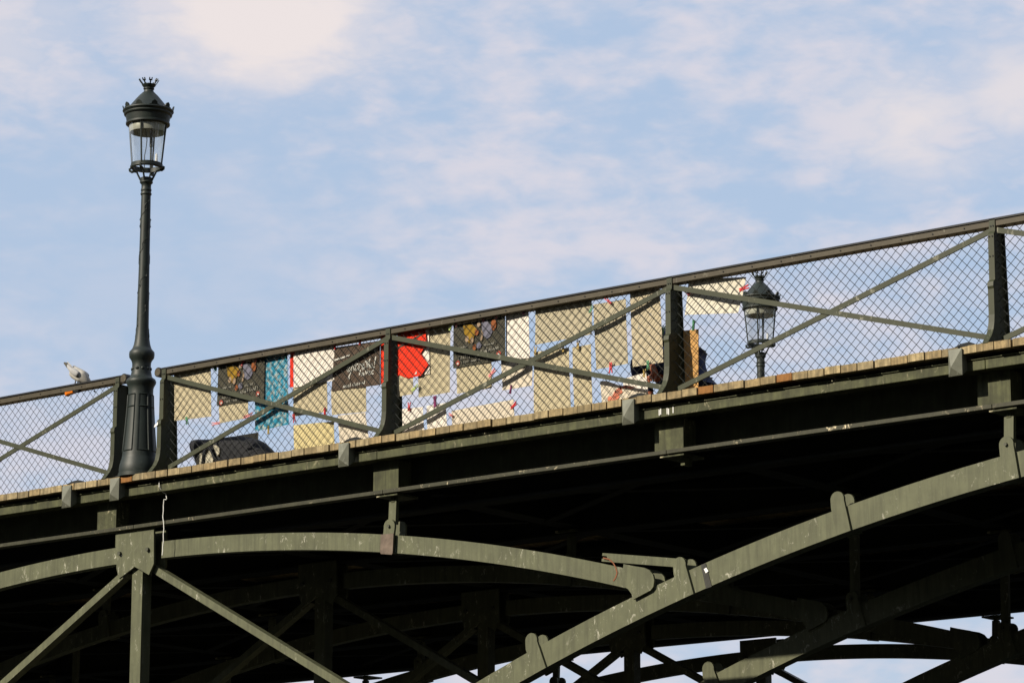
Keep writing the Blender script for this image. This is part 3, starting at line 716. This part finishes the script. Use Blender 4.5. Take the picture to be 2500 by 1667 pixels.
tb = MB().box(-.165, .165, 0, .006, 0, .505).build('cardboard_panel', P_TAN); tb.location = (6.13, .168, .025); tb.rotation_euler = (R(3), R(3), 0)
tag(tb, 'tan cardboard panel standing behind the third post', 'panel')

rn = random.Random(3)
for po, dx, dz in ((a1, 0, 0), (a2, 2.835, -.005)):
    T = lambda p: [(x+dx, z+dz) for x, z in p]
    X = lambda polys: [T(p) for p in polys]
    printed(po, 'yellow_shape', X([[(.985,.90),(1.02,.905),(1.10,.89),(1.14,.86),(1.12,.80),(1.09,.745),(1.05,.735),(1.03,.78),(1.0,.82)]]), I_YEL)
    printed(po, 'pale_shape', X([ell(1.03,.775,.022,.028), ell(1.085,.755,.02,.03), ell(1.165,.885,.022,.024), [(1.18,.74),(1.20,.74),(1.215,.80),(1.195,.83)]]), I_SKIN, -.009)
    printed(po, 'lavender_shape', X([[(1.19,.90),(1.25,.905),(1.30,.86),(1.315,.80),(1.29,.76),(1.25,.745),(1.215,.77),(1.20,.83)], ell(1.165,.70,.028,.03)]), I_LAV)
    printed(po, 'rust_shape', X([ell(1.14,.82,.022,.03), ell(1.115,.69,.02,.028), ell(1.33,.86,.03,.05)]), I_ORG, -.0098)
    printed(po, 'lettering', X(scribble(.935, 1.03, .70, .018, rn, .008)+scribble(1.16, 1.38, .625, .034, rn, .0085, .07)+scribble(1.22, 1.36, .685, .02, rn, .007, .05)
            + scribble(.935, 1.06, .605, .03, rn, .008)+scribble(.97, 1.16, .568, .018, rn, .0075)), I_DIM)
    printed(po, 'red_roundel', X([ell(.925,.575,.024,.024)]), I_PINK); printed(po, 'red_roundel', X([ell(1.385,.60,.024,.022)]), I_PINK)
    printed(po, 'white_roundel', X([ell(.928,.57,.012,.010), ell(1.388,.594,.012,.010)]), I_WHT, -.009)
# flowing white handwriting on the brown poster
WORD = [[(0,.35),(.25,.5),(.3,.75),(.12,.8),(.02,.5),(.15,.2),(.42,.35)], [(.5,.2),(.55,.7),(.75,.75),(.8,.25),(.92,.3)], [(1.1,1.15),(1.0,.3),(1.15,.15),(1.3,.35)], [(.9,.8),(1.3,.85)],
        [(1.4,.2),(1.48,.75),(1.72,.72)], [(1.78,.4),(2.0,.55),(2.02,.8),(1.85,.75),(1.78,.4),(1.92,.15),(2.15,.35)], [(2.2,.95),(2.4,1.05),(2.42,.2),(2.75,1.15)], [(2.7,.75),(2.75,.25),(2.95,.3),(3.02,.8),(3.0,.2),(3.15,.2)],
        [(3.45,1.3),(3.3,.5)], [(3.26,.25),(3.22,.12)], [(.45,.1),(.15,-.55),(.3,-.6)], [(1.62,.1),(1.5,-.35)]]
printed(br, 'lettering', strokes(WORD, 2.475, .645, .098, .082, .0135)
        , I_WHT)
printed(br, 'lettering', strokes([[(0,.1),(.3,.9),(.6,.1),(.1,.4)],[(.8,.9),(1.0,.1),(1.2,.9)],[(1.4,.5),(1.7,.5),(1.6,.9),(1.4,.6),(1.5,.1),(1.8,.1)],[(2.3,.8),(2.0,.7),(1.95,.2),(2.3,.1)]], 2.645, .598, .062, .045, .010), I_WHT)
printed(br, 'lettering', scribble(2.43, 2.70, .520, .028, random.Random(9), .008, .02), I_WHT)
for sg in (seg((2.325,.787),(2.44,.80), .016), seg((2.46,.803),(2.50,.808), .014), seg((2.66,.812),(2.73,.815), .014), seg((2.76,.817),(2.83,.82), .014)): printed(br, 'white_dash', [sg], I_WHT)

# ------------------------------------------------------------------ clothes pegs
def peg_mesh(m):
    mb = MB()
    for s_ in (-1, 1):
        mb.prism([(s_*.002,0),(s_*.010,-.004),(s_*.012,.024),(s_*.010,.04),(s_*.016,.075),(s_*.009,.076),(s_*.003,.045),(s_*.0025,.02)], -.006, .006)
    mb.tube([(0,-.0075,.036),(0,.0075,.036)], .006, 8)
    return mb.mesh('clothes_peg', m)
PM = {k: peg_mesh(m) for k, m in dict(red=K_RED, green=K_GRN, yellow=K_YEL, pink=K_PNK, dark_green=K_DGR, lime=K_LIM, purple=K_PUR).items()}
PEGS = [('red',(1.22,.946),(1.189,.882),'red peg on top edge of the dark poster beside teal cloth, left one'),
 ('pink',(1.361,.947),(1.365,.898),'pink peg on top edge of the dark poster beside teal cloth, right one'),
 ('dark_green',(1.734,.935),(1.729,.885),'dark green peg on the top right corner of the teal cloth'),
 ('red',(1.824,.958),(1.831,.905),'red peg on the top left corner of the white sheet with red strip'),
 ('red',(2.345,.950),(2.333,.885),'red peg where white sheet meets the brown lettered poster'),
 ('red',(2.645,.952),(2.633,.885),'red peg on the top edge of the brown lettered poster'),
 ('green',(.505,.420),(.493,.490),'green peg on the bottom edge of the sheet closest to the near lamp'),
 ('pink',(.845,.377),(.925,.382),'pink peg sticking out left of the small sheet under the dark poster'),
 ('pink',(1.338,.431),(1.228,.396),'pink peg slanting right of the small sheet under the dark poster'),
 ('yellow',(1.545,.205),(1.537,.280),'yellow wooden peg on the bottom edge of the teal cloth'),
 ('red',(1.856,.275),(1.844,.350),'red peg between the beige sheet and the yellow sheet, left one'),
 ('red',(2.231,.295),(2.224,.365),'red peg on the bottom right of the beige sheet below the white one'),
 ('dark_green',(.790,.940),(.864,.885),'dark green peg slanting between the first beige sheet and dark poster'),
 ('pink',(3.735,.945),(3.757,.895),'pink peg on the top left corner of the second bay dark poster'),
 ('pink',(4.03,.950),(4.062,.895),'pink peg on the top middle of the second bay dark poster'),
 ('pink',(4.18,.950),(4.21,.900),'pink peg on the top right of the second bay dark poster'),
 ('purple',(4.49,.950),(4.51,.898),'purple peg on the top edge of the tall white sheet'),
 ('red',(5.395,.910),(5.443,.855),'red peg on top of the sheet second from the third post'),
 ('yellow',(4.638,.595),(4.63,.530),'yellow wooden peg on the left top of the tall beige sheet'),
 ('yellow',(4.936,.570),(4.935,.512),'yellow wooden peg on the right top of the tall beige sheet'),
 ('yellow',(5.094,.588),(5.09,.515),'yellow wooden peg on top of the narrow beige sheet'),
 ('red',(5.441,.262),(5.441,.350),'red peg hanging from the bottom of the sheet second from third post'),
 ('red',(3.221,.290),(3.218,.215),'red peg on top of the small white sheet beside the second post'),
 ('purple',(3.517,.310),(3.518,.215),'purple peg on top of the right small white sheet'),
 ('red',(4.445,.130),(4.372,.095),'red peg at the right end of the long low cream sheet'),
 ('pink',(3.650,.135),(3.715,.110),'pink peg at the left end of the long low cream sheet'),
 ('purple',(4.350,.225),(4.373,.292),'purple peg on the bottom of the white sheet behind the brace'),
 ('pink',(4.195,.456),(4.126,.402),'pink peg at the right of the beige sheet below the second dark poster'),
 ('lime',(3.312,.437),(3.252,.388),'lime peg between the small beige sheet and the tall beige sheet'),
 ('green',(5.246,.865),(5.215,.808),'green peg right of the wide beige sheet under the handrail'),
 ('lime',(3.700,.930),(3.678,.870),'lime peg between the tall beige sheet and second dark poster'),
 ('red',(6.19,.870),(6.256,.817),'red peg on the left edge of the slanting cream sheet'),
 ('red',(6.868,.797),(6.763,.777),'red peg on the right edge of the slanting cream sheet'),
 ('green',(6.318,.590),(6.292,.510),'green peg on top of the tan cardboard, right one'),
 ('green',(5.998,.590),(5.974,.520),'green peg on top of the tan cardboard, left of the post'),
 ('green',(5.829,.240),(5.825,.315),'pale green peg on the bottom of the sheet with faint drawing'),
 ('yellow',(5.792,.252),(5.786,.185),'yellow wooden peg on the white paper held by the seated person')]
for col_, tail, jaw, lab in PEGS:
    d = Vector(tail)-Vector(jaw); jw = shift(jaw, .11, .045); o = obj('clothes_peg', PM[col_], None, Vector((jw[0], .045, jw[1])))
    if 'cardboard' in lab: o.location = Vector((jaw[0], .11, jaw[1]))
    o.rotation_euler = (R(random.uniform(-6, 6)), math.atan2(d.x, d.y), R(random.uniform(-25, 25)))
    sc = max(.8, min(1.25, d.length/.076)); o.scale = (sc*.9, sc*.9, sc)
    tag(o, lab, 'peg', 'clothes pegs on the railing')

# ------------------------------------------------------------------ skinned figures
def skin(name, verts, edges, radii, m, parent=None, sub=2, root=0):
    me = bpy.data.meshes.new(name); me.from_pydata([tuple(v) for v in verts], edges, []); me.materials.append(m)
    o = bpy.data.objects.new(name, me); C.objects.link(o)
    if parent: o.parent = parent; o.location = -Vector(parent.location)
    sk = o.modifiers.new('skin', 'SKIN'); sk.use_smooth_shade = True
    ly = me.skin_vertices[0] if me.skin_vertices else None
    if ly is None:
        bm = bmesh.new(); bm.from_mesh(me); bm.verts.layers.skin.verify(); bm.to_mesh(me); bm.free(); ly = me.skin_vertices[0]
    for i, r in enumerate(radii):
        ly.data[i].radius = (r, r) if not isinstance(r, tuple) else r
        ly.data[i].use_root = (i == root)
    s_ = o.modifiers.new('sub', 'SUBSURF'); s_.levels = sub; s_.render_levels = sub
    return o
person = thing('person', 'person in navy jacket crouching behind the third post, hands near the planks', 'person', (5.85, .5, -.04))
V = [(5.96,.52,.24),(5.90,.51,.40),(5.76,.50,.56),(5.65,.48,.64),(5.60,.47,.69),(5.55,.455,.745),(5.525,.45,.80)]
Rr = [.135,.125,.125,.06,.052,.085,.07]
E_ = [(i, i+1) for i in range(6)]
def chain(par, pts, rs):
    p = par
    for q, r in zip(pts, rs): V.append(q); Rr.append(r); E_.append((p, len(V)-1)); p = len(V)-1
    return p
legs = []
for yk, dx in ((.38, 0), (.63, .05)):
    chain(0, [(5.88+dx, yk, .28), (5.50+dx, yk, .385), (5.56+dx, yk, .22), (5.66+dx, yk, .06), (5.55+dx, yk, .0), (5.46+dx, yk, -.01)], [.09,.066,.055,.042,.038,.03])
for sgn, pts in ((-1, [(5.72,.34,.57),(5.66,.275,.40),(5.79,.27,.245),(5.765,.27,.215)]), (1, [(5.72,.66,.57),(5.66,.56,.38),(5.78,.36,.25),(5.80,.335,.225)])):
    wr = chain(2, pts, [.06,.045,.028,.030])
    b = V[wr]
    for q in range(4):
        fx = b[0]-.045+q*.020
        chain(wr, [(fx, b[1]-.03, b[2]-.005), (fx-.008, b[1]-.045, b[2]-.032), (fx-.006, b[1]-.038, b[2]-.058+abs(q-1.5)*.006)], [.0115,.0105,.0085])
    chain(wr, [(b[0]+.035, b[1]-.02, b[2]-.02), (b[0]+.04, b[1]-.04, b[2]-.045)], [.012,.010])
skin('body', V, E_, Rr, m_skin, person)
jv = [(5.97,.52,.27),(5.93,.51,.40),(5.77,.50,.56),(5.68,.485,.62),(5.985,.52,.20),(5.995,.52,.13)]; jr = [.14,.14,.142,.075,.125,.085]; je = [(0,1),(1,2),(2,3),(0,4),(4,5)]
def jch(par, pts, rs):
    p = par
    for q, r in zip(pts, rs): jv.append(q); jr.append(r); je.append((p, len(jv)-1)); p = len(jv)-1
jch(2, [(5.71,.335,.57),(5.655,.275,.405),(5.745,.27,.295)], [.075,.06,.044]); jch(2, [(5.71,.665,.57),(5.655,.565,.385),(5.75,.42,.285)], [.075,.06,.044])
skin('jacket', jv, je, jr, m_navy, person)
tv = [(5.96,.52,.17)]; tr_ = [.12]; te = []
for yk, dx in ((.38, 0), (.63, .05)):
    p = 0
    for q, r in (((5.88+dx, yk, .285), .108), ((5.50+dx, yk, .39), .082), ((5.56+dx, yk, .22), .07), ((5.64+dx, yk, .09), .055)):
        tv.append(q); tr_.append(r); te.append((p, len(tv)-1)); p = len(tv)-1
skin('trousers', tv, te, tr_, m_navy, person)
skin('hair', [(5.575,.465,.775),(5.54,.46,.815),(5.50,.45,.80)], [(0,1),(1,2)], [.075,.07,.05], m_hair, person, 1)
st = MB().box(5.86, 6.10, .4, .66, .0, .045)
for dx, dy in ((5.88,.42),(6.06,.42),(5.88,.62),(6.06,.62)): st.box(dx, dx+.03, dy, dy+.03, -.04, .0)
stool = st.build('low_stool', m_jeans); tag(stool, 'low dark stool under the crouching person', 'stool')
# white papers and printed bag by the hands
pb_ = sheet('white paper held in front of the crouching person, yellow peg on it', [(5.545,.205),(5.795,.222),(5.822,.02),(5.55,.02)], .135, P_WHITE, 'paper', .012, 41)
bagp = MB().prism([(5.335,.206),(5.40,.2),(5.52,.15),(5.70,.105),(5.812,.062),(5.82,.015),(5.7,-.03),(5.36,-.035)], .10, .125).build('printed_bag', P_CREAM)
tag(bagp, 'crumpled cream bag with red print lying at the planks by the third post', 'bag')
mb = MB()
for a_ in ((5.44,.03,.04,.05),): mb.prism(ell(a_[0], a_[1]+.01, a_[2]*.6, a_[3]*.5), .097, .0995)
cur = [(5.47,.05),(5.50,.095),(5.55,.12),(5.61,.125),(5.68,.105)]
for p_, q_ in zip(cur, cur[1:]): mb.prism(seg(p_, q_, .022), .096, .0995)
for p_, q_ in (((5.50,.06),(5.56,.09)), ((5.47,.02),(5.53,.05))): mb.prism(seg(p_, q_, .028), .0955, .0995)
q = mb.build('red_print', paper('faded_red_print', (.48, .16, .10), .4)); q.parent = bagp

# ------------------------------------------------------------------ black bag behind the first bay
bag = thing('shoulder_bag', 'black slouching bag with pale shapes on the deck behind the first bay', 'bag', (.7, .5, -.04))
prof = [(.194,.319),(.237,.352),(.296,.356),(.379,.342),(.50,.332),(.614,.328),(.73,.330),(.82,.325),(.904,.313),(.985,.286),(1.066,.264),(1.165,.189),(1.258,.111),(1.30,-.03),(.36,-.03),(.316,.107),(.241,.227)]
cx_, cz_ = .72, .15
mb = MB(); lay = []
for sc_, yy in ((.45,.335),(.80,.355),(.98,.42),(1.03,.50),(.95,.60),(.6,.67)):
    lay.append([(cx_+(x-cx_)*sc_, yy, max(-.035, cz_+(z-cz_)*sc_)) for x, z in prof])
n_ = len(prof); fs = []
for i in range(len(lay)-1):
    for j in range(n_): fs.append((i*n_+j, i*n_+(j+1)%n_, (i+1)*n_+(j+1)%n_, (i+1)*n_+j))
fs += [tuple(range(n_)), tuple(range(len(lay)*n_-1, (len(lay)-1)*n_-1, -1))]
mb.add([p for l_ in lay for p in l_], fs); bb_ = mb.build('bag_body', m_black, bag, True); sb_ = bb_.modifiers.new('sub', 'SUBSURF'); sb_.levels = sb_.render_levels = 2
for pg in ([(.422,.135),(.46,.175),(.503,.190),(.515,.06),(.43,.06)], [(.551,.19),(.575,.21),(.60,.212),(.655,.125),(.64,.07),(.546,.07)], [(.635,.242),(.68,.235),(.722,.20),(.727,.155),(.70,.125)]):
    MB().prism(pg, .316, .336).build('pale_patch', m_pale, bag, bevel=.006)
MB().tube([(.50,.322,.03),(.53,.306,.15),(.58,.303,.215),(.615,.303,.215),(.65,.306,.15),(.70,.318,.06)], .012, 6).build('strap', m_black, bag, True)
MB().box(.58, .84, .70, .715, .20, .392).build('stiff_back', P_BEIGE, bag)

# ------------------------------------------------------------------ bird and the orange thing under the rail
bird = thing('bird', 'pale grey bird on the left handrail, tail raised, head hidden', 'bird', (-.92, .045, .972))
bird_drop = .022
bv = [(-1.055,.045,1.150),(-.99,.045,1.105),(-.925,.045,1.082),(-.855,.05,1.062),(-.81,.075,1.025),(-.80,.125,.985),(-.80,.15,.965)]
o = skin('body', bv, [(i, i+1) for i in range(6)], [(.018,.018),(.046,.046),(.068,.068),(.062,.062),(.038,.038),(.030,.030),(.022,.022)], m_bird, bird, 2, 2)
def feather(name, pts, y0, y1, m): return MB().prism(pts, y0, y1).build(name, m, bird, bevel=.003)
feather('tail', [(-1.128,1.176),(-1.122,1.190),(-1.085,1.178),(-1.01,1.135),(-1.02,1.108),(-1.06,1.128)], .022, .07, m_dark)
feather('wing_tip', [(-1.088,1.198),(-1.075,1.197),(-.99,1.150),(-.96,1.12),(-1.0,1.135)], .02, .028, m_bird)
for yy in (-.018, .108):
    wv = [(-1.05,.045+(yy-.045)*.55,1.165),(-.99,yy*.9+.0045,1.128),(-.915,yy,1.10),(-.845,.045+(yy-.045)*.95,1.072)]
    skin('wing', wv, [(0,1),(1,2),(2,3)], [(.010,.012),(.022,.024),(.030,.036),(.024,.03)], m_birdw, bird, 2, 1)
for yy in (.03, .062):
    MB().tube([(-.925,yy,1.03),(-.93,yy,.975)], .006, 6).tube([(-.93,yy,.9755),(-.895,yy,.9755)], .004, 5).build('leg', m_dark, bird)
MB().tube([(-.80,.168,.955),(-.80,.19,.94)], [.008,.002], 6).build('beak', m_dark, bird)
bird.location.z -= bird_drop; bird.rotation_euler = (0, R(11), 0)
orn = thing('orange_reflector', 'small orange and black fitting hanging under the left handrail below the bird', 'fitting', (-.95, .075, .885))
MB().prism([(-1.040,.918),(-.925,.914),(-.923,.880),(-.995,.872),(-1.028,.858)], .0, .05).build('orange_block', m_orange, orn, bevel=.008)
MB().prism([(-.922,.908),(-.882,.910),(-.848,.902),(-.850,.883),(-.885,.880),(-.921,.882)], .005, .045).build('black_end', m_black, orn, bevel=.006)
so = MB().tube([(.37,-.098,-.128),(.372,-.098,-.18),(.380,-.06,-.222),(.383,-.022,-.234),(.396,-.02,-.281),(.386,-.02,-.288),(.360,-.02,-.283),(.352,-.018,-.34),(.356,-.02,-.39),(.350,-.02,-.441),(.362,-.02,-.50),(.366,-.018,-.556),(.362,-.02,-.61),(.366,-.02,-.67),(.358,-.02,-.72),(.360,-.02,-.76),(.354,-.02,-.801)], .0042, 6).build('hanging_string', m_string)
tag(so, 'thin white string dangling from the deck edge beside the gusset plate', 'string')
sk_ = MB().prism([(.252,.395),(.262,.42),(.285,.428),(.30,.445),(.30,.415),(.275,.40)], -.066, -.058).build('tape_scrap', m_white)
tag(sk_, 'scrap of white tape stuck on the post right of the near lamp', 'tape')
for o in bpy.data.objects:
    if '_o' in o: del o['_o']
